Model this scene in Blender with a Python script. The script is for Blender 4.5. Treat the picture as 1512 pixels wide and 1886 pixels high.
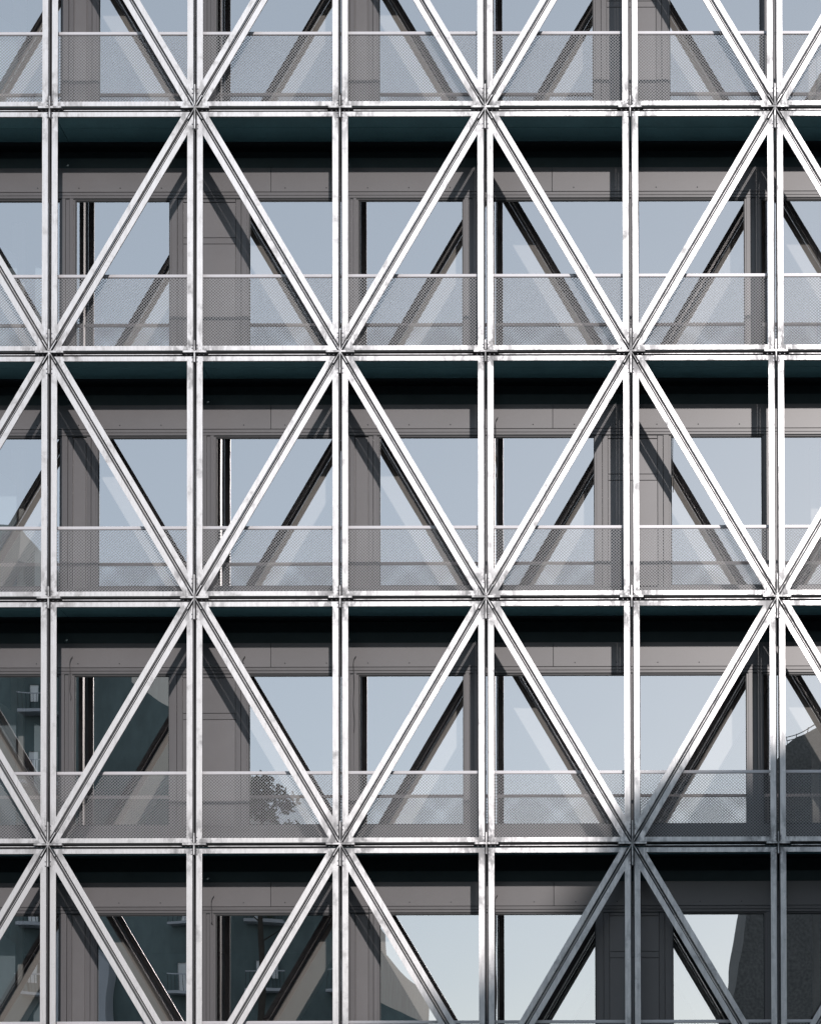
import bpy, bmesh, math, random
from mathutils import Matrix, Vector
random.seed(7)
for o in list(bpy.data.objects): bpy.data.objects.remove(o)
S = bpy.context.scene
C = S.collection

# ---------------------------------------------------------------- camera
cd = bpy.data.cameras.new('camera'); cam = bpy.data.objects.new('camera', cd); C.objects.link(cam)
cd.sensor_fit = 'VERTICAL'; cd.sensor_height = 24.0
cd.lens = 3791.155/1886*24.0
cd.shift_x = -0.240324; cd.shift_y = 0.663837
cd.clip_start = 0.1; cd.clip_end = 2000
cam.matrix_world = (Matrix.Translation((8.70323, -29.76164, -5.66147)) @ Matrix.Rotation(-0.0031551, 4, 'Z')
                    @ Matrix.Rotation(math.pi/2 + 0.0200249, 4, 'X') @ Matrix.Rotation(-0.0034553, 4, 'Z'))
S.camera = cam
# ---------------------------------------------------------------- light
SUN_TO = Vector((0.215, -1.0, 0.345)).normalized()      # towards the sun
el = math.asin(SUN_TO.z); az = math.atan2(SUN_TO.x, SUN_TO.y)   # clockwise from +Y
W = bpy.data.worlds.new('World'); S.world = W; W.use_nodes = True
nt = W.node_tree; nt.nodes.clear()
sky = nt.nodes.new('ShaderNodeTexSky'); sky.sky_type = 'NISHITA'; sky.sun_disc = False
sky.sun_elevation = el; sky.sun_rotation = az
sky.air_density = 1.0; sky.dust_density = 0.3; sky.ozone_density = 2.0
bg = nt.nodes.new('ShaderNodeBackground'); bg.inputs['Strength'].default_value = 0.15
wo = nt.nodes.new('ShaderNodeOutputWorld')
hs = nt.nodes.new('ShaderNodeHueSaturation'); hs.inputs['Saturation'].default_value = 0.70     # greys the blue; flat veil mixed in below adds even fill light
nt.links.new(sky.outputs[0], hs.inputs['Color']); veil = nt.nodes.new('ShaderNodeMix'); veil.data_type = 'RGBA'; veil.inputs[0].default_value = 0.60
veil.inputs[7].default_value = (4.7, 5.65, 6.55, 1)
nt.links.new(hs.outputs[0], veil.inputs[6]); nt.links.new(veil.outputs[2], bg.inputs[0]); nt.links.new(bg.outputs[0], wo.inputs[0])
sd = bpy.data.lights.new('sun', 'SUN'); sd.energy = 3.0; sd.angle = math.radians(0.8); sd.color = (1.0, 0.93, 0.90)
so = bpy.data.objects.new('sun', sd); C.objects.link(so)
so.rotation_euler = SUN_TO.to_track_quat('Z', 'Y').to_euler(); so.location = (20, -40, 30)
S.view_settings.view_transform = 'Standard'; S.view_settings.look = 'None'
S.view_settings.exposure = 0.0; S.view_settings.gamma = 1.0; S.view_settings.use_curve_mapping = False
S.render.engine = 'CYCLES'
try:
    S.cycles.transparent_max_bounces = 16; S.cycles.max_bounces = 8
except Exception: pass

# ---------------------------------------------------------------- materials
def mat(name, base, rough=0.6, metal=0.0, var=0.0, scale=3.0, stretch=(1, 1, 1), var2=0.0, scale2=40.0, bump=0.0, spec=0.5, tone=(0, 0, 0)):
    m = bpy.data.materials.new(name); m.use_nodes = True; n = m.node_tree.nodes; L = m.node_tree.links
    b = n['Principled BSDF']; b.inputs['Roughness'].default_value = rough; b.inputs['Metallic'].default_value = metal
    b.inputs['Specular IOR Level'].default_value = spec
    b.inputs['Base Color'].default_value = (*base, 1)
    if var or var2:
        oi = n.new('ShaderNodeObjectInfo'); orr = n.new('ShaderNodeMapRange'); orr.inputs['To Min'].default_value = 0.93; orr.inputs['To Max'].default_value = 1.05
        L.new(oi.outputs['Random'], orr.inputs['Value'])
        geo = n.new('ShaderNodeNewGeometry'); mp = n.new('ShaderNodeMapping'); mp.inputs['Scale'].default_value = stretch
        L.new(geo.outputs['Position'], mp.inputs['Vector'])
        a = n.new('ShaderNodeTexNoise'); a.inputs['Scale'].default_value = scale; a.inputs['Detail'].default_value = 6; a.inputs['Roughness'].default_value = 0.62
        c = n.new('ShaderNodeTexNoise'); c.inputs['Scale'].default_value = scale2; c.inputs['Detail'].default_value = 3
        L.new(mp.outputs[0], a.inputs['Vector']); L.new(mp.outputs[0], c.inputs['Vector'])
        r = n.new('ShaderNodeMapRange'); r.inputs['From Min'].default_value = 0.3; r.inputs['From Max'].default_value = 0.7
        r.inputs['To Min'].default_value = 1-var; r.inputs['To Max'].default_value = 1+var*0.4
        L.new(a.outputs['Fac'], r.inputs['Value'])
        r2 = n.new('ShaderNodeMapRange'); r2.inputs['From Min'].default_value = 0.3; r2.inputs['From Max'].default_value = 0.7
        r2.inputs['To Min'].default_value = 1-var2; r2.inputs['To Max'].default_value = 1+var2*0.5
        L.new(c.outputs['Fac'], r2.inputs['Value'])
        mu = n.new('ShaderNodeMath'); mu.operation = 'MULTIPLY'; L.new(r.outputs[0], mu.inputs[0]); L.new(r2.outputs[0], mu.inputs[1])
        vm = n.new('ShaderNodeVectorMath'); vm.operation = 'SCALE'; vm.inputs[0].default_value = base
        mo = n.new('ShaderNodeMath'); mo.operation = 'MULTIPLY'; L.new(mu.outputs[0], mo.inputs[0]); L.new(orr.outputs[0], mo.inputs[1])
        L.new(mo.outputs[0], vm.inputs['Scale']); L.new(vm.outputs[0], b.inputs['Base Color'])
        if bump:
            bp = n.new('ShaderNodeBump'); bp.inputs['Distance'].default_value = bump; bp.inputs['Strength'].default_value = 0.6
            L.new(c.outputs['Fac'], bp.inputs['Height']); L.new(bp.outputs[0], b.inputs['Normal'])
    return m

def galv_mat():
    # hot-dip galvanised steel: pale zinc, faint spangle, vertical run-off streaks and grey handling stains
    m = bpy.data.materials.new('galvanised_steel'); m.use_nodes = True; n = m.node_tree.nodes; L = m.node_tree.links
    b = n['Principled BSDF']; b.inputs['Roughness'].default_value = 0.42; b.inputs['Metallic'].default_value = 0.68
    geo = n.new('ShaderNodeNewGeometry'); oi = n.new('ShaderNodeObjectInfo')
    off = n.new('ShaderNodeVectorMath'); off.operation = 'MULTIPLY_ADD'
    off.inputs[1].default_value = (1, 1, 1)
    L.new(geo.outputs['Position'], off.inputs[0])
    cmb = n.new('ShaderNodeCombineXYZ'); mm = n.new('ShaderNodeMath'); mm.operation = 'MULTIPLY'; mm.inputs[1].default_value = 37.0
    L.new(oi.outputs['Random'], mm.inputs[0]); L.new(mm.outputs[0], cmb.inputs[1]); L.new(cmb.outputs[0], off.inputs[2])
    def noise(scale, st, detail=5):
        mp = n.new('ShaderNodeMapping'); mp.inputs['Scale'].default_value = st; L.new(off.outputs[0], mp.inputs['Vector'])
        t = n.new('ShaderNodeTexNoise'); t.inputs['Scale'].default_value = scale; t.inputs['Detail'].default_value = detail; t.inputs['Roughness'].default_value = 0.65
        L.new(mp.outputs[0], t.inputs['Vector']); return t.outputs['Fac']
    def rng(v, a, c, lo, hi):
        r = n.new('ShaderNodeMapRange'); r.inputs['From Min'].default_value = a; r.inputs['From Max'].default_value = c
        r.inputs['To Min'].default_value = lo; r.inputs['To Max'].default_value = hi; L.new(v, r.inputs['Value']); return r.outputs[0]
    s1 = rng(noise(3.2, (1, 1, 1)), 0.27, 0.44, 0.62, 1.0)        # broad stains
    s2 = rng(noise(9.0, (3.0, 1, 0.35)), 0.33, 0.6, 0.84, 1.02)    # run-off streaks
    s3 = rng(noise(60.0, (1, 1, 1), 2), 0.3, 0.7, 0.95, 1.03)      # spangle
    def mul(a, c):
        k = n.new('ShaderNodeMath'); k.operation = 'MULTIPLY'; L.new(a, k.inputs[0]); L.new(c, k.inputs[1]); return k.outputs[0]
    v = mul(mul(s1, s2), s3)
    # grey handling stains and run-off gather round the bolted joints
    sx = n.new('ShaderNodeSeparateXYZ'); L.new(geo.outputs['Position'], sx.inputs[0])
    def pp(sock, sc):
        k = n.new('ShaderNodeMath'); k.operation = 'PINGPONG'; k.inputs[1].default_value = sc; L.new(sock, k.inputs[0]); return k.outputs[0]
    cc = n.new('ShaderNodeCombineXYZ'); L.new(pp(sx.outputs[0], 2.11509/2), cc.inputs[0]); L.new(pp(sx.outputs[2], 1.8), cc.inputs[2])
    ln = n.new('ShaderNodeVectorMath'); ln.operation = 'LENGTH'; L.new(cc.outputs[0], ln.inputs[0])
    near = rng(ln.outputs['Value'], 0.10, 0.60, 1.0, 0.12)
    blot = rng(noise(6.0, (1.6, 1, 0.8), 6), 0.42, 0.56, 0.0, 0.55)
    inv = n.new('ShaderNodeMath'); inv.operation = 'SUBTRACT'; inv.inputs[0].default_value = 1.0; L.new(mul(near, blot), inv.inputs[1])
    v = mul(v, inv.outputs[0])
    vm = n.new('ShaderNodeVectorMath'); vm.operation = 'SCALE'; vm.inputs[0].default_value = (0.56, 0.555, 0.56)
    L.new(v, vm.inputs['Scale']); L.new(vm.outputs[0], b.inputs['Base Color'])
    rr = rng(v, 0.5, 1.0, 0.62, 0.40); L.new(rr, b.inputs['Roughness'])
    return m

def glass_mat():
    m = bpy.data.materials.new('coated_glass'); m.use_nodes = True; n = m.node_tree.nodes; L = m.node_tree.links; n.clear()
    out = n.new('ShaderNodeOutputMaterial'); mix = n.new('ShaderNodeMixShader'); tr = n.new('ShaderNodeBsdfTransparent'); gl = n.new('ShaderNodeBsdfGlossy')
    tr.inputs['Color'].default_value = (0.97, 0.985, 0.98, 1); gl.inputs['Roughness'].default_value = 0.0
    gl.inputs['Color'].default_value = (1.0, 0.97, 0.96, 1)
    lw = n.new('ShaderNodeFresnel'); lw.inputs['IOR'].default_value = 1.5
    ad = n.new('ShaderNodeMath'); ad.operation = 'ADD'; ad.inputs[1].default_value = 0.54; ad.use_clamp = True
    geo = n.new('ShaderNodeNewGeometry'); t = n.new('ShaderNodeTexNoise'); t.inputs['Scale'].default_value = 0.9; t.inputs['Detail'].default_value = 1
    bp = n.new('ShaderNodeBump'); bp.inputs['Distance'].default_value = 0.0018; bp.inputs['Strength'].default_value = 1.0
    L.new(geo.outputs['Position'], t.inputs['Vector']); L.new(t.outputs['Fac'], bp.inputs['Height']); L.new(bp.outputs[0], gl.inputs['Normal'])
    L.new(lw.outputs[0], ad.inputs[0]); L.new(ad.outputs[0], mix.inputs[0]); L.new(tr.outputs[0], mix.inputs[1]); L.new(gl.outputs[0], mix.inputs[2])
    L.new(mix.outputs[0], out.inputs[0]); return m
def clear_mat():
    m = bpy.data.materials.new('glass_body'); m.use_nodes = True; n = m.node_tree.nodes; n.clear()
    out = n.new('ShaderNodeOutputMaterial'); tr = n.new('ShaderNodeBsdfTransparent'); tr.inputs['Color'].default_value = (0.98, 0.99, 0.985, 1)
    m.node_tree.links.new(tr.outputs[0], out.inputs[0]); return m

M = dict(
    galv=galv_mat(), glass=glass_mat(), clear=clear_mat(),
    rail=mat('pale_steel_rail', (0.52, 0.51, 0.53), 0.4, 0.15, var=0.06, scale=4),
    mesh=mat('galvanised_mesh', (0.30, 0.305, 0.315), 0.5, 0.1, var=0.08, scale=3),
    cladding=mat('grey_beige_cladding', (0.122, 0.117, 0.121), 0.36, 0.0, var=0.10, scale=1.3, var2=0.06, scale2=90),
    frame=mat('window_frame_metal', (0.097, 0.093, 0.097), 0.36, 0.0, var=0.07, scale=2.5, stretch=(4, 1, 0.6), var2=0.04, scale2=60),
    gasket=mat('rubber_gasket', (0.012, 0.016, 0.018), 0.6),
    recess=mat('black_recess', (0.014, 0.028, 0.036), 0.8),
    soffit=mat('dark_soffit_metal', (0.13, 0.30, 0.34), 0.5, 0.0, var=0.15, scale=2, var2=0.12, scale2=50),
    deck=mat('concrete_deck', (0.32, 0.32, 0.32), 0.8, var=0.15, scale=2, var2=0.1),
    brace=mat('beige_painted_brace', (0.80, 0.72, 0.68), 0.6, var=0.06, scale=2, var2=0.03),
    post=mat('white_interior_post', (0.78, 0.77, 0.76), 0.4, var=0.04, scale=3),
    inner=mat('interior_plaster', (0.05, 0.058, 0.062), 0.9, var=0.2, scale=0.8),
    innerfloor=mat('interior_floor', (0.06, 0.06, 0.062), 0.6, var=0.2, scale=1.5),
    cable=mat('black_cable', (0.02, 0.02, 0.022), 0.5),
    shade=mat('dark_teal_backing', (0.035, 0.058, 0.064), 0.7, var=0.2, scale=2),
    partition=mat('pale_blue_partition', (0.42, 0.50, 0.56), 0.6, var=0.08, scale=2),
    flange_shade=mat('shaded_zinc_flange', (0.06, 0.062, 0.068), 0.55, 0.1, var=0.15, scale=4),  # shade of the grooves put into a darker flange colour
    bark=mat('bark', (0.06, 0.05, 0.04), 0.9, var=0.3, scale=6), leaf=mat('leaf', (0.05, 0.07, 0.035), 0.7, var=0.4, scale=1.5),
    bolt=mat('zinc_bolt', (0.22, 0.22, 0.24), 0.35, 0.7, var=0.2, scale=30),
    asphalt=mat('asphalt', (0.05, 0.05, 0.052), 0.9, var=0.25, scale=2, var2=0.3, scale2=60, bump=0.01),
    paving=mat('paving', (0.22, 0.21, 0.20), 0.85, var=0.2, scale=1.5, var2=0.15, scale2=30, bump=0.005),
    paint=mat('road_paint', (0.75, 0.75, 0.73), 0.6, var=0.2, scale=6),
    oldwall=mat('dark_render_wall', (0.15, 0.20, 0.20), 0.85, var=0.35, scale=0.35, stretch=(1, 1, 0.5), var2=0.15, scale2=3),
    palewall=mat('pale_render_wall', (0.50, 0.52, 0.55), 0.8, var=0.1, scale=0.6),
    brownwall=mat('speckled_brown_cladding', (0.15, 0.15, 0.145), 0.8, var=0.2, scale=0.7, var2=0.45, scale2=9),
    trim=mat('white_window_surround', (0.72, 0.72, 0.70), 0.6, var=0.08, scale=3),
    blind=mat('pale_blind', (0.85, 0.85, 0.84), 0.7, var=0.08, scale=3),
    roof=mat('dark_roof', (0.05, 0.05, 0.055), 0.8, var=0.2, scale=1),
)

# ---------------------------------------------------------------- helpers
class MB:
    def __init__(s): s.v = []; s.f = []; s.mi = []
    def poly_prism(s, pts, y0, y1, mi=0):
        """pts: list of (x,z) counter-clockwise seen from -Y; extruded y0 (front) to y1 (back)"""
        n = len(pts); b = len(s.v)
        s.v += [(x, y0, z) for x, z in pts] + [(x, y1, z) for x, z in pts]
        s.f.append(tuple(b+i for i in range(n))); s.f.append(tuple(b+n+i for i in reversed(range(n))))
        for i in range(n):
            j = (i+1) % n; s.f.append((b+i, b+n+i, b+n+j, b+j))
        s.mi += [mi]*(n+2); return s
    def box(s, x0, x1, y0, y1, z0, z1, mi=0):
        return s.poly_prism([(x0, z0), (x1, z0), (x1, z1), (x0, z1)], y0, y1, mi)
    def ring(s, outer, inner, y0, y1, mi=0):
        n = len(outer); b = len(s.v)
        for P, y in ((outer, y0), (inner, y0), (outer, y1), (inner, y1)): s.v += [(x, y, z) for x, z in P]
        for i in range(n):
            j = (i+1) % n
            s.f += [(b+i, b+j, b+n+j, b+n+i), (b+2*n+i, b+3*n+i, b+3*n+j, b+2*n+j),
                    (b+i, b+2*n+i, b+2*n+j, b+j), (b+n+i, b+n+j, b+3*n+j, b+3*n+i)]
            s.mi += [mi]*4
        return s
    def bar(s, a, c, w, y0, y1, mi=0):
        ax, az_ = a; cx, cz = c; l = math.hypot(cx-ax, cz-az_); nx, nz = -(cz-az_)/l*w/2, (cx-ax)/l*w/2
        return s.poly_prism([(ax-nx, az_-nz), (cx-nx, cz-nz), (cx+nx, cz+nz), (ax+nx, az_+nz)], y0, y1, mi)
    def cyl(s, x, z, r, y0, y1, n=6, mi=0):
        return s.poly_prism([(x+r*math.cos(2*math.pi*k/n), z+r*math.sin(2*math.pi*k/n)) for k in range(n)], y0, y1, mi)
    def mesh(s, name, *mats):
        me = bpy.data.meshes.new(name); me.from_pydata(s.v, [], s.f)
        for m in mats: me.materials.append(m)
        me.polygons.foreach_set('material_index', s.mi)
        me.update(); return me
def ob(name, me, parent=None, loc=(0, 0, 0), **props):
    o = bpy.data.objects.new(name, me); C.objects.link(o); o.location = loc
    if parent: o.parent = parent
    for k, v in props.items(): o[k] = v
    return o
def thing(name, label, cat, loc=(0, 0, 0), group=None, me=None):
    o = ob(name, me, None, loc, label=label, category=cat)
    if group: o['group'] = group
    return o
def bevel_mesh(me, w, seg=1):
    bm = bmesh.new(); bm.from_mesh(me); bmesh.ops.bevel(bm, geom=bm.edges[:], offset=w, segments=seg, affect='EDGES', clamp_overlap=True)
    bm.to_mesh(me); bm.free(); return me
def inset_poly(lines):
    """lines: list of (px,pz,nx,nz,off) inward normals -> vertex polygon of consecutive intersections"""
    out = []
    n = len(lines)
    for i in range(n):
        p1 = lines[i-1]; p2 = lines[i]
        a1, b1, c1 = p1[2], p1[3], p1[2]*p1[0]+p1[3]*p1[1]+p1[4]
        a2, b2, c2 = p2[2], p2[3], p2[2]*p2[0]+p2[3]*p2[1]+p2[4]
        d = a1*b2-a2*b1
        out.append(((c1*b2-c2*b1)/d, (a1*c2-a2*c1)/d))
    return out

MW, H = 2.11509, 3.6
I0, I1 = -2, 7            # lattice verticals
J0, J1 = -2, 4            # lattice floor lines (z = 3.6*j)
GZ = -7.42                # ground level

# ---------------------------------------------------------------- setting: ground
ob('ground', MB().box(-400, 400, -400, 400, GZ-0.6, GZ-0.12).mesh('ground', M['paving']), kind='structure')
ob('road', MB().box(-400, 400, -40, -6, GZ-0.118, GZ-0.10).mesh('road', M['asphalt']), kind='structure')
for (a, b) in ((-6, 0.9), (-44.9, -40)):
    p = ob('pavement', MB().box(-60, 70, a, b, GZ-0.117, GZ).mesh('pavement', M['paving']), kind='structure')
for k in range(-10, 14):
    ob('lane_marking', MB().box(k*6, k*6+3, -23.08, -22.92, GZ-0.098, GZ-0.094).mesh('lane_marking', M['paint']), kind='structure')

# ================================================================= the office building
XB0, XB1 = I0*MW-0.3, I1*MW+0.3
bld = thing('office_building', 'office building with grey beige window frames and mirrored glazing behind the white steel lattice', 'building', (4.23, 1.0, GZ))
B = bld
def bp_(name, me, x=0, y=0, z=0, parent=None, **k):
    # world coordinates in; everything hangs on the building
    par = parent or B
    if par is B: loc = (x-4.23, y-1.0, z-GZ)
    else: loc = (x, y, z)
    return ob(name, me, par, loc, **k)

# windows / panels per storey, world X (facade plane y = 1.0)
T_B = dict(win=[(0.075, 1.55), (2.685, 4.19), (4.33, 5.96), (6.13, 8.38), (8.50, 10.20), (10.39, 12.50), (12.64, 14.8), (-2.2, -0.10), (-4.4, -2.38)],
           mul=[(-0.10, 0.075), (4.19, 4.33), (5.96, 6.13), (8.38, 8.50), (10.20, 10.39), (12.50, 12.64), (-2.38, -2.2)],
           wide=[(1.55, 2.685)], narrow=[])
T_A = dict(win=[(0.42, 2.03), (2.19, 4.14), (4.64, 6.20), (6.33, 7.93), (9.02, 10.45), (10.66, 12.6), (13.1, 14.8), (-1.9, -0.09), (-4.4, -2.1)],
           mul=[(2.03, 2.19), (6.20, 6.33), (10.45, 10.66), (-2.1, -1.9)],
           wide=[(7.93, 9.02)], narrow=[(-0.09, 0.42), (4.14, 4.64), (12.6, 13.1)])
ZT, ZB = -0.855, -3.16     # pane top / bottom relative to the storey's upper floor line
_mc = {}
def cached(key, fn):
    if key not in _mc: _mc[key] = fn()
    return _mc[key]
def window(x0, x1, zl):
    w = round(x1-x0, 3); h = ZT-ZB
    def fr():
        e = 0.014
        m = MB(); m.ring([(0, 0), (w, 0), (w, h), (0, h)], [(.028, .03), (w-.028, .03), (w-.028, h-.022), (.028, h-.022)], 0, .07)
        m.ring([(.028, .03), (w-.028, .03), (w-.028, h-.022), (.028, h-.022)], [(.028+e, .03+e), (w-.028-e, .03+e), (w-.028-e, h-.022-e), (.028+e, h-.022-e)], .018, .05, 1)
        return m.mesh('window_frame', M['frame'], M['gasket'])
    win = bp_('window', cached(('wf', w), fr), x0, 0.975, zl+ZB)
    def pn():
        m = MB(); m.box(.03, w-.03, 0, .012, .032, h-.024, 1); me = m.mesh('pane', M['glass'], M['clear'])
        me.polygons[0].material_index = 0; return me
    po = bp_('pane', cached(('pn', w), pn), 0, 0.027, 0, parent=win)
    po.rotation_euler = (random.uniform(-.0010, .0010), 0, random.uniform(-.0010, .0010))
def wide_panel(x0, x1, zl):
    w = x1-x0; h = ZT-ZB
    def back():
        return MB().box(0, w, .03, .10, 0, h).mesh('wall_panel', M['cladding'])
    p = bp_('wall_panel', cached(('wp', round(w, 3)), back), x0, 0.965, zl+ZB)
    seam = -1.47-ZB
    def leafs(a, b, z0, z1, y, mt, nm):
        return ob(nm, bevel_mesh(MB().box(a, b, y, .03-0.0005, z0, z1).mesh(nm, mt), .003), p)
    leafs(0, .085, 0, h, 0, M['frame'], 'frame_post'); leafs(.091, .17, 0, h, .006, M['frame'], 'frame_post')
    leafs(w-.085, w, 0, h, 0, M['frame'], 'frame_post'); leafs(w-.17, w-.091, 0, h, .006, M['frame'], 'frame_post')
    leafs(.176, w-.176, 0.02, seam-.075, .012, M['cladding'], 'cladding_leaf')
    leafs(.176, w-.176, seam-.069, seam+.02, .012, M['cladding'], 'cladding_leaf')
    leafs(.176, w-.176, seam+.026, h-.06, .012, M['cladding'], 'cladding_leaf')
    leafs(.176, w-.176, h-.054, h, .004, M['frame'], 'frame_head')
def narrow_panel(x0, x1, zl):
    w = x1-x0; h = ZT-ZB
    p = bp_('wall_panel', cached(('np', round(w, 3)), lambda: MB().box(0, w, .03, .10, 0, h).mesh('wall_panel', M['cladding'])), x0, 0.965, zl+ZB)
    for a, b, y, mt, nm in ((0, .085, 0, 'frame', 'frame_post'), (.091, .16, .008, 'frame', 'frame_post'), (.175, .355, .012, 'cladding', 'cladding_leaf'), (.370, .435, .006, 'frame', 'frame_post'), (.441, w, 0, 'frame', 'frame_post')):
        ob(nm, bevel_mesh(MB().box(a, b, y, .0295, 0, h-(.05 if nm == 'cladding_leaf' else 0)).mesh(nm, M[mt]), .003), p)
def mullion(x0, x1, zl):
    w = x1-x0; h = ZT-ZB
    def mk():
        m = MB(); m.box(0, w, .03, .10, 0, h); k = w/3
        m.box(0, k-.003, 0, .0295, 0, h); m.box(k+.003, 2*k-.003, .010, .0295, 0, h); m.box(2*k+.003, w, 0, .0295, 0, h)
        return m.mesh('mullion', M['frame'])
    bp_('mullion', cached(('mu', round(w, 3)), mk), x0, 0.96, zl+ZB)

for j in range(J0+1, J1+1):
    zl = j*H
    T = T_B if (j % 2) else T_A           # j: index of the storey's upper floor line
    for a, b in T['win']: window(a, b, zl)
    for a, b in T['mul']: mullion(a, b, zl)
    for a, b in T['wide']: wide_panel(a, b, zl)
    for a, b in T['narrow']: narrow_panel(a, b, zl)
    # head strips under the fascia
    for k, (za, zb, yy) in enumerate(((-.810, -.762, .962), (-.8535, -.815, .958))):
        bp_('head_rail', cached(('hr', k), lambda: bevel_mesh(MB().box(XB0, XB1, 0, .14, 0, zb-za).mesh('head_rail', M['frame']), .003)), 0, yy, zl+za)
    bp_('gasket_strip', cached('gs', lambda: MB().box(XB0, XB1, 0, .03, 0, .010).mesh('gasket_strip', M['gasket'])), 0, .966, zl+ZT-.012)
    # fascia panels, one per two bays, with fixing screws
    xs = [XB0] + [6.345+MW*2*k+.93 for k in range(-2, 2)] + [XB1]
    for a, b in zip(xs, xs[1:]):
        bp_('fascia_panel', cached(('fp', round(b-a, 3)), lambda: bevel_mesh(MB().box(.003, b-a-.003, 0, .03, 0, .362).mesh('fascia_panel', M['cladding']), .002)), a, .958, zl-.757)
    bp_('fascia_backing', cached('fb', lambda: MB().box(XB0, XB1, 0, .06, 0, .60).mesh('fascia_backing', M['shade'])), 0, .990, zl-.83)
    def scr():
        m = MB(); x = XB0+.35
        while x < XB1: m.cyl(x, 0, .009, 0, .008, 6); x += .62
        return m.mesh('fixing_screw', M['gasket'])
    bp_('fixing_screw', cached('sc', scr), 0.0, .951, zl-.70, kind='stuff')
    # sill and skirting under the panes
    bp_('window_sill', cached('ws', lambda: bevel_mesh(MB().box(XB0, XB1, 0, .20, 0, .175).mesh('window_sill', M['frame']), .004)), 0, .945, zl+ZB-.178)
# slabs with the gallery deck in front
for j in range(J0, J1+1):
    zl = j*H
    if j > J0:
        bp_('gallery_deck', cached('gd', lambda: MB().box(XB0, XB1, 0, .80, 0, .07).mesh('gallery_deck', M['deck'])), 0, .19, zl+.045)
        bp_('edge_shade_strip', cached('de', lambda: MB().box(XB0, XB1, 0, .008, 0, .135).mesh('edge_shade_strip', M['shade'])), 0, .178, zl-.012)  # dark strip added to put shade behind the gap between beams
        for i in range(I0, I1):
            for yy in (.20, .592):
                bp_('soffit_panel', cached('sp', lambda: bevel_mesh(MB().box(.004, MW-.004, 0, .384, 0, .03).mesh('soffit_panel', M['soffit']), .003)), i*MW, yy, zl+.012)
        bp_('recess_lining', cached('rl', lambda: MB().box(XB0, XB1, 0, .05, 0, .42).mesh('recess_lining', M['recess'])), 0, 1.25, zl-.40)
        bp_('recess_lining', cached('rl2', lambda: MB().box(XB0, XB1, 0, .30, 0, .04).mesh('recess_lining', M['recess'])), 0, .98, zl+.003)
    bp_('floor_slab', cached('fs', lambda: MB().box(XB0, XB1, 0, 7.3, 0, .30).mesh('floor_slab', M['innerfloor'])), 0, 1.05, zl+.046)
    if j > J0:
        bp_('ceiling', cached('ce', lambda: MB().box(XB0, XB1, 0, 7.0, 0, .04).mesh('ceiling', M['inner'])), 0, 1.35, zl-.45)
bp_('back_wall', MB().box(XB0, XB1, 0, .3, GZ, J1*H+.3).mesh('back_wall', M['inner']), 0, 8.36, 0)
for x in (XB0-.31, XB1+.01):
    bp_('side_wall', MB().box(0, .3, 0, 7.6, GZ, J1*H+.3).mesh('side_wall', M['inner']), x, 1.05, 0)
bp_('parapet', MB().box(XB0, XB1, 0, 8.2, 0, .9).mesh('parapet', M['deck']), 0, .3, J1*H+.36)
bp_('roof_slab', MB().box(XB0, XB1, 0, 8.3, 0, .20).mesh('roof_slab', M['deck']), 0, .2, J1*H+.13)

# slanting structural braces just inside the glass, one per bay and storey
def brace_mesh(sgn):
    z0, z1 = -3.50, -.46
    def X(z): return sgn*(((-z)-.40)*MW/H)
    hw = .180
    p = [(X(z0)-hw, z0), (X(z0)+hw, z0), (X(z1)+hw, z1), (X(z1)-hw, z1)]
    return bevel_mesh(MB().poly_prism(p, 0, .30).mesh('diagonal_brace', M['brace']), .01)
bR, bL = brace_mesh(1), brace_mesh(-1)
for j in range(J0, J1):
    for i in range(I0, I1):
        up = (j+1)*H
        if (i+j) % 2: bp_('diagonal_brace', bR, i*MW, 1.8, up)           # falls to the right
        else: bp_('diagonal_brace', bL, (i+1)*MW+.03, 1.8, up)           # falls to the left
# pale partition boards inside by the left edge, tops cut along the shadow line
for j in range(J0, J1):
    u = (j+1)*H
    bp_('partition_board', cached('pb1', lambda: MB().poly_prism([(-2.1, -3.4), (-1.157, -3.4), (-1.157, -1.13), (-1.36, -.98), (-2.1, -.60)], 0, .04).mesh('partition_board', M['partition'])), 0, 2.22, u)
    bp_('partition_board', cached('pb2', lambda: MB().poly_prism([(-.87, -3.4), (-.50, -3.4), (-.50, -1.50), (-.87, -1.27)], 0, .04).mesh('partition_board', M['partition'])), 0, 2.22, u)
# white posts and beige column sides further inside, near the left edge
for j in range(J0, J1):
    for x0 in (-1.21, 11.4):
        bp_('interior_post', bevel_mesh(MB().box(0, .085, 0, .08, 0, 3.1).mesh('interior_post', M['post']), .01), x0, 2.5, j*H+.35)
        bp_('column_side', bevel_mesh(MB().box(0, .12, 0, .15, 0, 3.1).mesh('column_side', M['brace']), .01), x0-.13, 2.54, j*H+.35)

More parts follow.
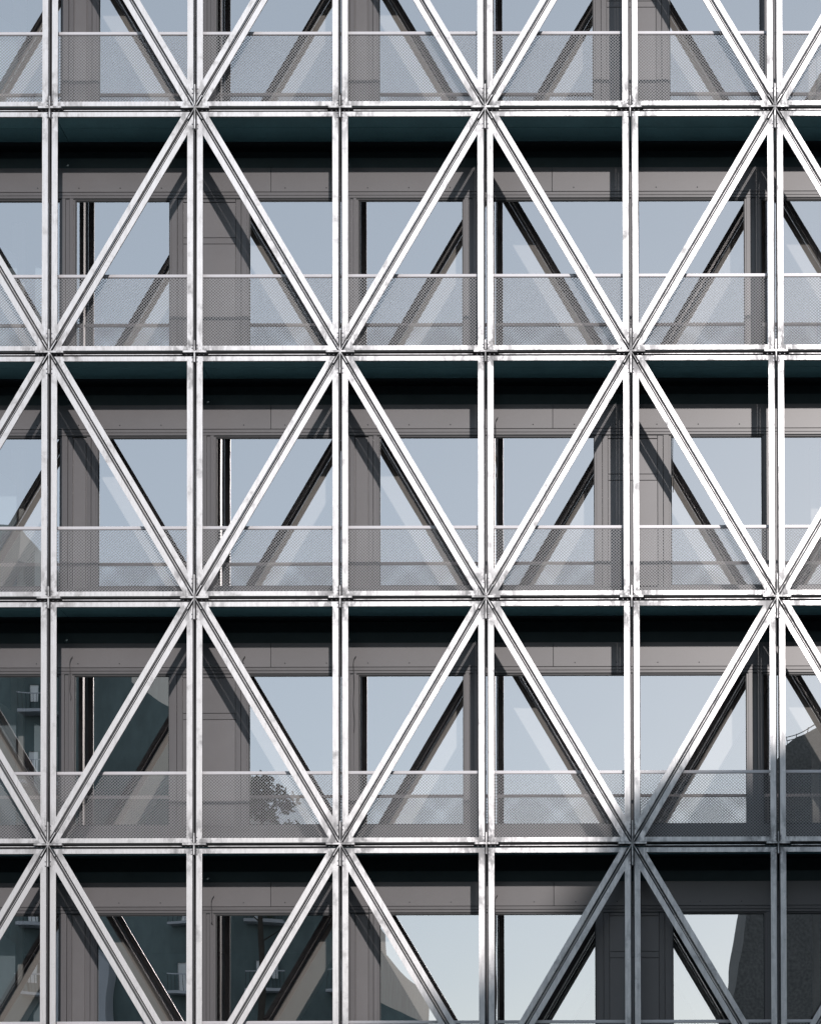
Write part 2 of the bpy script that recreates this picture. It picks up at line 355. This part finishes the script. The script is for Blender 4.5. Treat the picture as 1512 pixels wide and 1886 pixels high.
# ================================================================= steel lattice screen
lat = thing('steel_lattice_screen', 'white galvanised steel lattice of triangular frames bolted together in front of the whole facade', 'lattice', (4.23, 0, J0*H))
def lp(name, me, x=0, y=0, z=0, parent=None, **k):
    return ob(name, me, parent or lat, (x-4.23, y, z-J0*H) if not parent else (x, y, z), **k)
def tri_mesh(kind):
    L_ = math.hypot(MW, H); nx, nz = H/L_, MW/L_
    # per-edge offsets: (flange outer, face outer, face inner)
    V = (.014, .029, .1125); D = (.0135, .029, .105); LO = (.006, .019, .088); UP = (.055, .068, .1365)
    def tri(k):
        if kind == 'up_right':      # right angle lower-right, diagonal rising to the right
            return [(0, 0, 0, 1, LO[k]), (MW, 0, -1, 0, V[k]), (0, 0, nx, -nz, D[k])]
        if kind == 'up_left':       # right angle upper-left
            return [(0, 0, 1, 0, V[k]), (0, 0, -nx, nz, D[k]), (0, H, 0, -1, UP[k])]
        if kind == 'down_left':     # diagonal falling to the right, right angle lower-left
            return [(0, 0, 1, 0, V[k]), (0, 0, 0, 1, LO[k]), (MW, 0, -nx, -nz, D[k])]
        return [(MW, 0, nx, nz, D[k]), (MW, 0, -1, 0, V[k]), (0, H, 0, -1, UP[k])]
    fo, f1, fi = [inset_poly(tri(k)) for k in range(3)]
    def flange_in(k=.012):
        t = tri(0); return inset_poly([(a, b, c, d, e+k) for a, b, c, d, e in t])
    def face_out(k): 
        t = tri(1); return inset_poly([(a, b, c, d, e+k) for a, b, c, d, e in t])
    def face_in(k): 
        t = tri(2); return inset_poly([(a, b, c, d, e-k) for a, b, c, d, e in t])
    m = MB()
    # chamfered flat face
    m.ring(face_out(.0025), face_in(.0025), 0, .0022)
    m.ring(f1, fi, .0021, .014)
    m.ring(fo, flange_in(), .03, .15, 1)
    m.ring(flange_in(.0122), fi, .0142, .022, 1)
    return m.mesh('triangular_frame', M['galv'], M['flange_shade'])
TM = {k: tri_mesh(k) for k in ('up_right', 'up_left', 'down_left', 'down_right')}
def spline(sgn):
    a, c = ((0, 0), (MW, H)) if sgn > 0 else ((MW, 0), (0, H))
    t = .045
    a2 = (a[0]+(c[0]-a[0])*t, a[1]+(c[1]-a[1])*t); c2 = (c[0]+(a[0]-c[0])*t, c[1]+(a[1]-c[1])*t)
    return MB().bar(a2, c2, .007, .030, .12).mesh('diagonal_fin', M['galv'])
SPL = {1: spline(1), -1: spline(-1)}
hplate = MB().box(.19, MW-.19, .035, .17, -.030, -.020).mesh('horizontal_tie', M['galv'])
for j in range(J0, J1):
    for i in range(I0, I1):
        even = (i+j) % 2 == 0
        for k in (('up_right', 'up_left') if even else ('down_left', 'down_right')):
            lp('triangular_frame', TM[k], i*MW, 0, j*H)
        lp('diagonal_fin', SPL[1 if even else -1], i*MW, 0, j*H)
for j in range(J0, J1+1):
    for i in range(I0, I1): lp('horizontal_tie', hplate, i*MW, 0, j*H)
def node_mesh(star):
    vz = .325 if star else .158; hx = .205 if star else .17
    m = MB()
    m.box(-.0085, .0085, -.028, .10, .0125, vz); m.box(-.0085, .0085, -.028, .10, -vz, -.0145)
    m.box(-hx, hx, -.018, .16, -.0145, .0125)
    if star:
        for sx in (-1, 1):
            for sz in (-1, 1):
                L_ = math.hypot(MW, H); u = (sx*MW/L_, sz*H/L_)
                m.bar((u[0]*.017, u[1]*.017+(0 if sz > 0 else -.003)), (u[0]*.20, u[1]*.20), .012, -.012, .028)
    me = m.mesh('node_connector', M['galv']); return me
def bolts(star):
    m = MB()
    for zz in ((.27, .205, -.25, -.315) if star else (.098, .05, -.088, -.148)):
        for sx in (-1, 1): m.cyl(sx*.037, zz, .009, -.012, .013, 6)
    for xx in ((-.165, -.10, .10, .165) if star else (-.125, -.06, .06, .125)):
        m.cyl(xx, -.036, .006, .02, .06, 6)
    return m.mesh('bolt_heads', M['bolt'])
NM = {s: node_mesh(s) for s in (True, False)}; BM = {s: bolts(s) for s in (True, False)}
for j in range(J0, J1+1):
    for i in range(I0, I1+1):
        st = (i+j) % 2 == 0
        nd = lp('node_connector', NM[st], i*MW, 0, j*H)
        ob('bolt_heads', BM[st], nd, kind='stuff')

# ================================================================= mesh balustrades
RAILZ = {3: 1.194, 2: 1.194, 1: 1.077, 0: 1.073, -1: 1.021, -2: 1.05}
NAME = {3: ('topmost', 'balustrade of diamond wire mesh under a white rail, cut by the top edge of the photo'),
        2: ('second', 'balustrade of diamond wire mesh under a white rail, second storey band from the top'),
        1: ('third', 'balustrade of diamond wire mesh under a white rail, middle storey band of the photo'),
        0: ('fourth', 'balustrade of diamond wire mesh under a white rail, second storey from the bottom'),
        -1: ('fifth', 'balustrade along the bottom edge of the photo, only its white rail showing'),
        -2: ('sixth', 'balustrade of the lowest storey, closest to the pavement')}
def strand_mesh(w, h):
    px, pz = .0480, .0445      # diamond pitch
    m = MB(); sl = pz/px
    t = .0026
    n = int((w+h/sl)/px)+2
    for s in (1, -1):
        for k in range(n):
            # line: z = s*sl*(x - c)
            c = (k*px - (h/sl)) if s > 0 else k*px
            if s > 0:
                x0 = max(0, c); x1 = min(w, c+h/sl); 
                if x1-x0 < .012: continue
                a = (x0, sl*(x0-c)); b = (x1, sl*(x1-c))
            else:
                x0 = max(0, c-h/sl); x1 = min(w, c)
                if x1-x0 < .012: continue
                a = (x0, sl*(c-x0)); b = (x1, sl*(c-x1))
            m.bar(a, b, t*2, 0 if s > 0 else .0025, .005 if s > 0 else .0075)
    return m
for j in range(J0, J1):
    rz = RAILZ[j]
    bt = thing('mesh_balustrade', NAME[j][1], 'balustrade', (4.23, .18, j*H), group='mesh balustrades across the storeys')
    bt['label'] = ' '.join(bt['label'].split()[:16])
    hh = round(rz-.03-.075, 3)
    def sm():
        return strand_mesh(MW-.10, hh).mesh('mesh_infill', M['mesh'])
    def rm():
        return bevel_mesh(MB().box(.012, MW-.012, 0, .04, 0, .046).mesh('rail', M['rail']), .006, 2)
    def cm():
        m = MB(); m.box(.03, .05, .01, .03, 0, hh); m.box(MW-.05, MW-.03, .01, .03, 0, hh); m.box(.05, MW-.05, .01, .03, 0, .018)
        return m.mesh('edge_strip', M['mesh'])
    for i in range(I0, I1):
        ob('rail', cached('rail', rm), bt, (i*MW-4.23, -.012, rz-.023))
        g = ob('mesh_infill', cached(('mi', hh), sm), bt, (i*MW+.05-4.23, 0, .075), kind='stuff')
        ob('edge_strip', cached(('es', hh), cm), bt, (i*MW-4.23, 0, .075))

# ================================================================= loose cables hanging by the frames
def cable(pts, label, r=.0055):
    cu = bpy.data.curves.new('cable', 'CURVE'); cu.dimensions = '3D'; cu.bevel_depth = r; cu.bevel_resolution = 1; cu.resolution_u = 5
    sp = cu.splines.new('BEZIER'); sp.bezier_points.add(len(pts)-1)
    for p, q in zip(sp.bezier_points, pts): p.co = q; p.handle_left_type = p.handle_right_type = 'AUTO'
    cu.materials.append(M['cable'])
    t = bpy.data.objects.new('t', cu); C.objects.link(t)
    dg = bpy.context.evaluated_depsgraph_get(); me = bpy.data.meshes.new_from_object(t.evaluated_get(dg)); me.name = 'cable'
    bpy.data.objects.remove(t)
    for p in me.polygons: p.use_smooth = True
    x, y, z = pts[0]
    me.transform(Matrix.Translation((-x, -y, -z)))
    thing('cable', label, 'cable', (x, y, z), group='loose cables on the window heads', me=me)
def hook(x, zl, ln=.9, lab=''):
    d = random.uniform(-.004, .008)
    cable([(x+.035, .93, zl-.60), (x+.004, .92, zl-.66), (x, .925, zl-.80), (x+d, .93, zl-1.0), (x-.006, .94, zl-1.0-ln*.45), (x+.01, .95, zl-1.0-ln*.8), (x, .95, zl-1.0-ln)], lab)
hook(.05, 3.6, .25, 'short black cable at the window head, fourth storey band, leftmost of its row')
hook(2.63, 3.6, .05, 'short black cable end above the wide grey panel in the fourth storey band')
hook(4.29, 3.6, .75, 'long black cable hanging left of the centre window in the fourth storey band')
hook(2.17, 0, .03, 'short black cable over the frame of the bottom storey, left of centre')
hook(4.52, 0, .1, 'short black cable at the narrow grey panel of the bottom storey')
hook(6.40, 0, 1.3, 'long black cable in the bottom storey, right of centre')
hook(6.42, 7.2, .5, 'black cable hanging by the frame in the middle storey band, beside the central upright')
hook(9.08, 7.2, .7, 'black cable dangling right of the wide grey panel in the middle band')
hook(6.38, 10.8, .02, 'short black cable tip at a window head, second band from the top')

# ================================================================= across the street (seen mirrored in the panes)
def MB_bars():
    m = MB()
    for k in range(11): m.box(-.24+k*.146, -.225+k*.146, .705, .725, -.04, .62)
    return m
def opposite(name, label, profile, y, depth, mt, cat='building', wins=(), wmat='trim', group=None):
    x0 = sum(p[0] for p in profile)/len(profile)
    t = thing(name, label, cat, (x0, y, GZ), group=group)
    # profile seen from +Y : build solid from y back to y-depth
    pts = [(px-x0, pz-GZ) for px, pz in profile]
    ob('wall', MB().poly_prism(pts, -depth, 0).mesh('wall', M[mt]), t)
    for (wx, wz, ww, wh) in wins:
        fr = ob('window', MB().ring([(0, 0), (ww, 0), (ww, wh), (0, wh)], [(.03, .03), (ww-.03, .03), (ww-.03, wh-.03), (.03, wh-.03)], 0, .09).mesh('window', M['oldwall']), t, (wx-x0, .003, wz-GZ))
        if ww > .4:
            bal = ob('balcony', MB().box(-.25, 1.25, .002, .75, -.16, -.04).box(-.25, 1.25, .70, .73, .62, .66).mesh('balcony', M['palewall']), t, (wx-x0, 0, wz-GZ))
            ob('balcony_rail', MB_bars().mesh('balcony_rail', M['cable']), bal)
        ob('blind', MB().box(.032, ww-.032, .01, .04, .032+wh*random.choice((.0, .0, .15, .35)), wh-.032).mesh('blind', M['blind']), fr)
    return t
b0 = GZ-.1
opposite('angular_block', 'angular brown speckled block with a sloping top, mirrored in the lower right panes',
         [(11.7, b0), (60, b0), (60, 17.6), (20.9, 17.2), (18.8, 16.8), (18.1, 16.4), (17.7, 15.5), (16.8, 14.5), (16, 13.65), (15.2, 13.3), (14.3, 13.0), (13.8, 12.6), (13.45, 12.0), (12.45, 6.1), (11.75, 2.9)],
         -45, 22, 'brownwall')
# thin guard rail on the sloping roof
gr = thing('roof_railing', 'thin railing on the sloping top of the brown block mirrored at the lower right', 'railing', (14.0, -45.3, 12.7))
for k in range(5):
    ob('post', MB().box(-.015, .015, -.015, .015, 0, .34).mesh('post', M['cable']), gr, (-.1+.42*k, 0, .02+.15*k))
for zz in (.17, .33):
    ob('handrail', MB().bar((-.1, zz), (1.6, zz+.6), .03, -.016, .016).mesh('handrail', M['cable']), gr)
# stepped dark tenement on the left
steps = [(-40, -14.9, 21.0, 26), (-14.9, -11.9, 19.6, 24), (-11.9, -10.6, 17.6, 23), (-10.6, -9.25, 15.0, 22), (-9.25, -6.5, 12.2, 20), (-6.5, -3.4, 9.0, 18), (-3.4, -1.4, 5.9, 16), (-1.4, .45, 3.0, 14)]
names = ['tallest dark tenement filling the left end of the mirrored row', 'dark tenement with a flat top, second tallest of the mirrored row',
         'narrow dark tenement slice mirrored above the lower left windows', 'dark tenement with white sash windows mirrored in the fourth band',
         'dark tenement with paired white windows mirrored left of centre', 'lower dark house mirrored in the bottom storey panes left of centre',
         'small dark house mirrored low in the bottom centre pane', 'lowest dark shed roof at the right end of the mirrored row']
for (xa, xb, top, dp), nm in zip(steps, names):
    wins = []
    wdt = xb-xa
    zz = GZ+3.0
    while zz+1.3 < top-1.2:
        x = xa+.35 if xa > -30 else xb-9.0
        while x+1.2 < xb-.15:
            wins.append((x, zz, .42, 1.15)); wins.append((x+.62, zz, .30, 1.15))
            x += 2.9
        zz += 2.6
    if xa < -30: wins = [w for w in wins]
    slope = 0.9 if wdt < 6 else 0.0
    opposite('tenement_house', nm, [(xa, b0), (xb, b0), (xb, top-slope), (xa, top)], -45-.0, dp, 'oldwall', wins=wins, group='row of dark houses across the street')
# pale gabled house seen between them, nearer the street
#opposite('pale_house', 'pale blue grey gabled house mirrored at the lower left edge', [(-21, b0), (-15.2, b0), (-15.2, 7.2), (-16.2, 8.3), (-18.5, 10.2), (-21, 8.0)], -43.4, 1.4, 'palewall', wins=[(-17.2, 2.0, .8, 1.6)])
opposite('pale_house', 'narrow pale house with a slanted roof mirrored in the lowest left pane', [(-13.4, b0), (-11.2, b0), (-11.2, 4.2), (-13.4, 6.6)], -43.6, 1.2, 'palewall')

# slender street tree in front of the houses, its crown mirrored just above the lower roofs
def tree(x, y, top):
    t = thing('street_tree', 'small leafy tree crown mirrored behind the mesh, fourth storey band, left of centre', 'tree', (x, y, GZ))
    h = top-GZ
    m = MB(); n = 8; rings = [(0, .20), (h*.3, .16), (h*.6, .12), (h*.85, .06), (h*.97, .02)]
    for zz, rr in rings:
        m.v += [(rr*math.cos(2*math.pi*k/n)+.12*math.sin(zz*.4), rr*math.sin(2*math.pi*k/n), zz) for k in range(n)]
    for q in range(len(rings)-1):
        for k in range(n):
            kk = (k+1) % n; m.f.append((q*n+k, q*n+kk, (q+1)*n+kk, (q+1)*n+k)); m.mi.append(0)
    for q in range(7):
        a = q*2.4; zz = h*(.66+.04*q); l = 1.3-.14*q; b = len(m.v)
        p0 = Vector((.12*math.sin(zz*.4), 0, zz)); p1 = p0+Vector((math.cos(a)*l, math.sin(a)*l, l*.7))
        for p, rr in ((p0, .05), (p1, .015)):
            m.v += [(p.x+rr, p.y, p.z), (p.x-rr*.5, p.y+rr*.8, p.z), (p.x-rr*.5, p.y-rr*.8, p.z)]
        for k in range(3): m.f.append((b+k, b+(k+1) % 3, b+3+(k+1) % 3, b+3+k)); m.mi.append(0)
    ob('trunk', m.mesh('trunk', M['bark']), t)
    m = MB(); rnd = random.Random(3)
    for q in range(60):
        a = rnd.uniform(0, 6.28); zz = h-rnd.uniform(.1, 5.0); R0 = 1.5*math.sin(min(1, (h-zz)/2.2)*1.5)*rnd.uniform(.3, 1)
        c = Vector((math.cos(a)*R0, math.sin(a)*R0, zz)); rr = rnd.uniform(.25, .5)
        for k in range(60):
            d = Vector((rnd.gauss(0, 1), rnd.gauss(0, 1), rnd.gauss(0, .8))).normalized()*rr*rnd.random()**.4
            p = c+d; u = Vector((rnd.gauss(0, 1), rnd.gauss(0, 1), rnd.gauss(0, 1))).normalized()*.085; w = u.orthogonal().normalized()*.06
            b = len(m.v); m.v += [tuple(p-u), tuple(p+w), tuple(p+u), tuple(p-w)]; m.f.append((b, b+1, b+2, b+3)); m.mi.append(0)
    ob('crown', m.mesh('crown', M['leaf']), t, kind='stuff')
tree(-5.5, -43.5, 11.3)
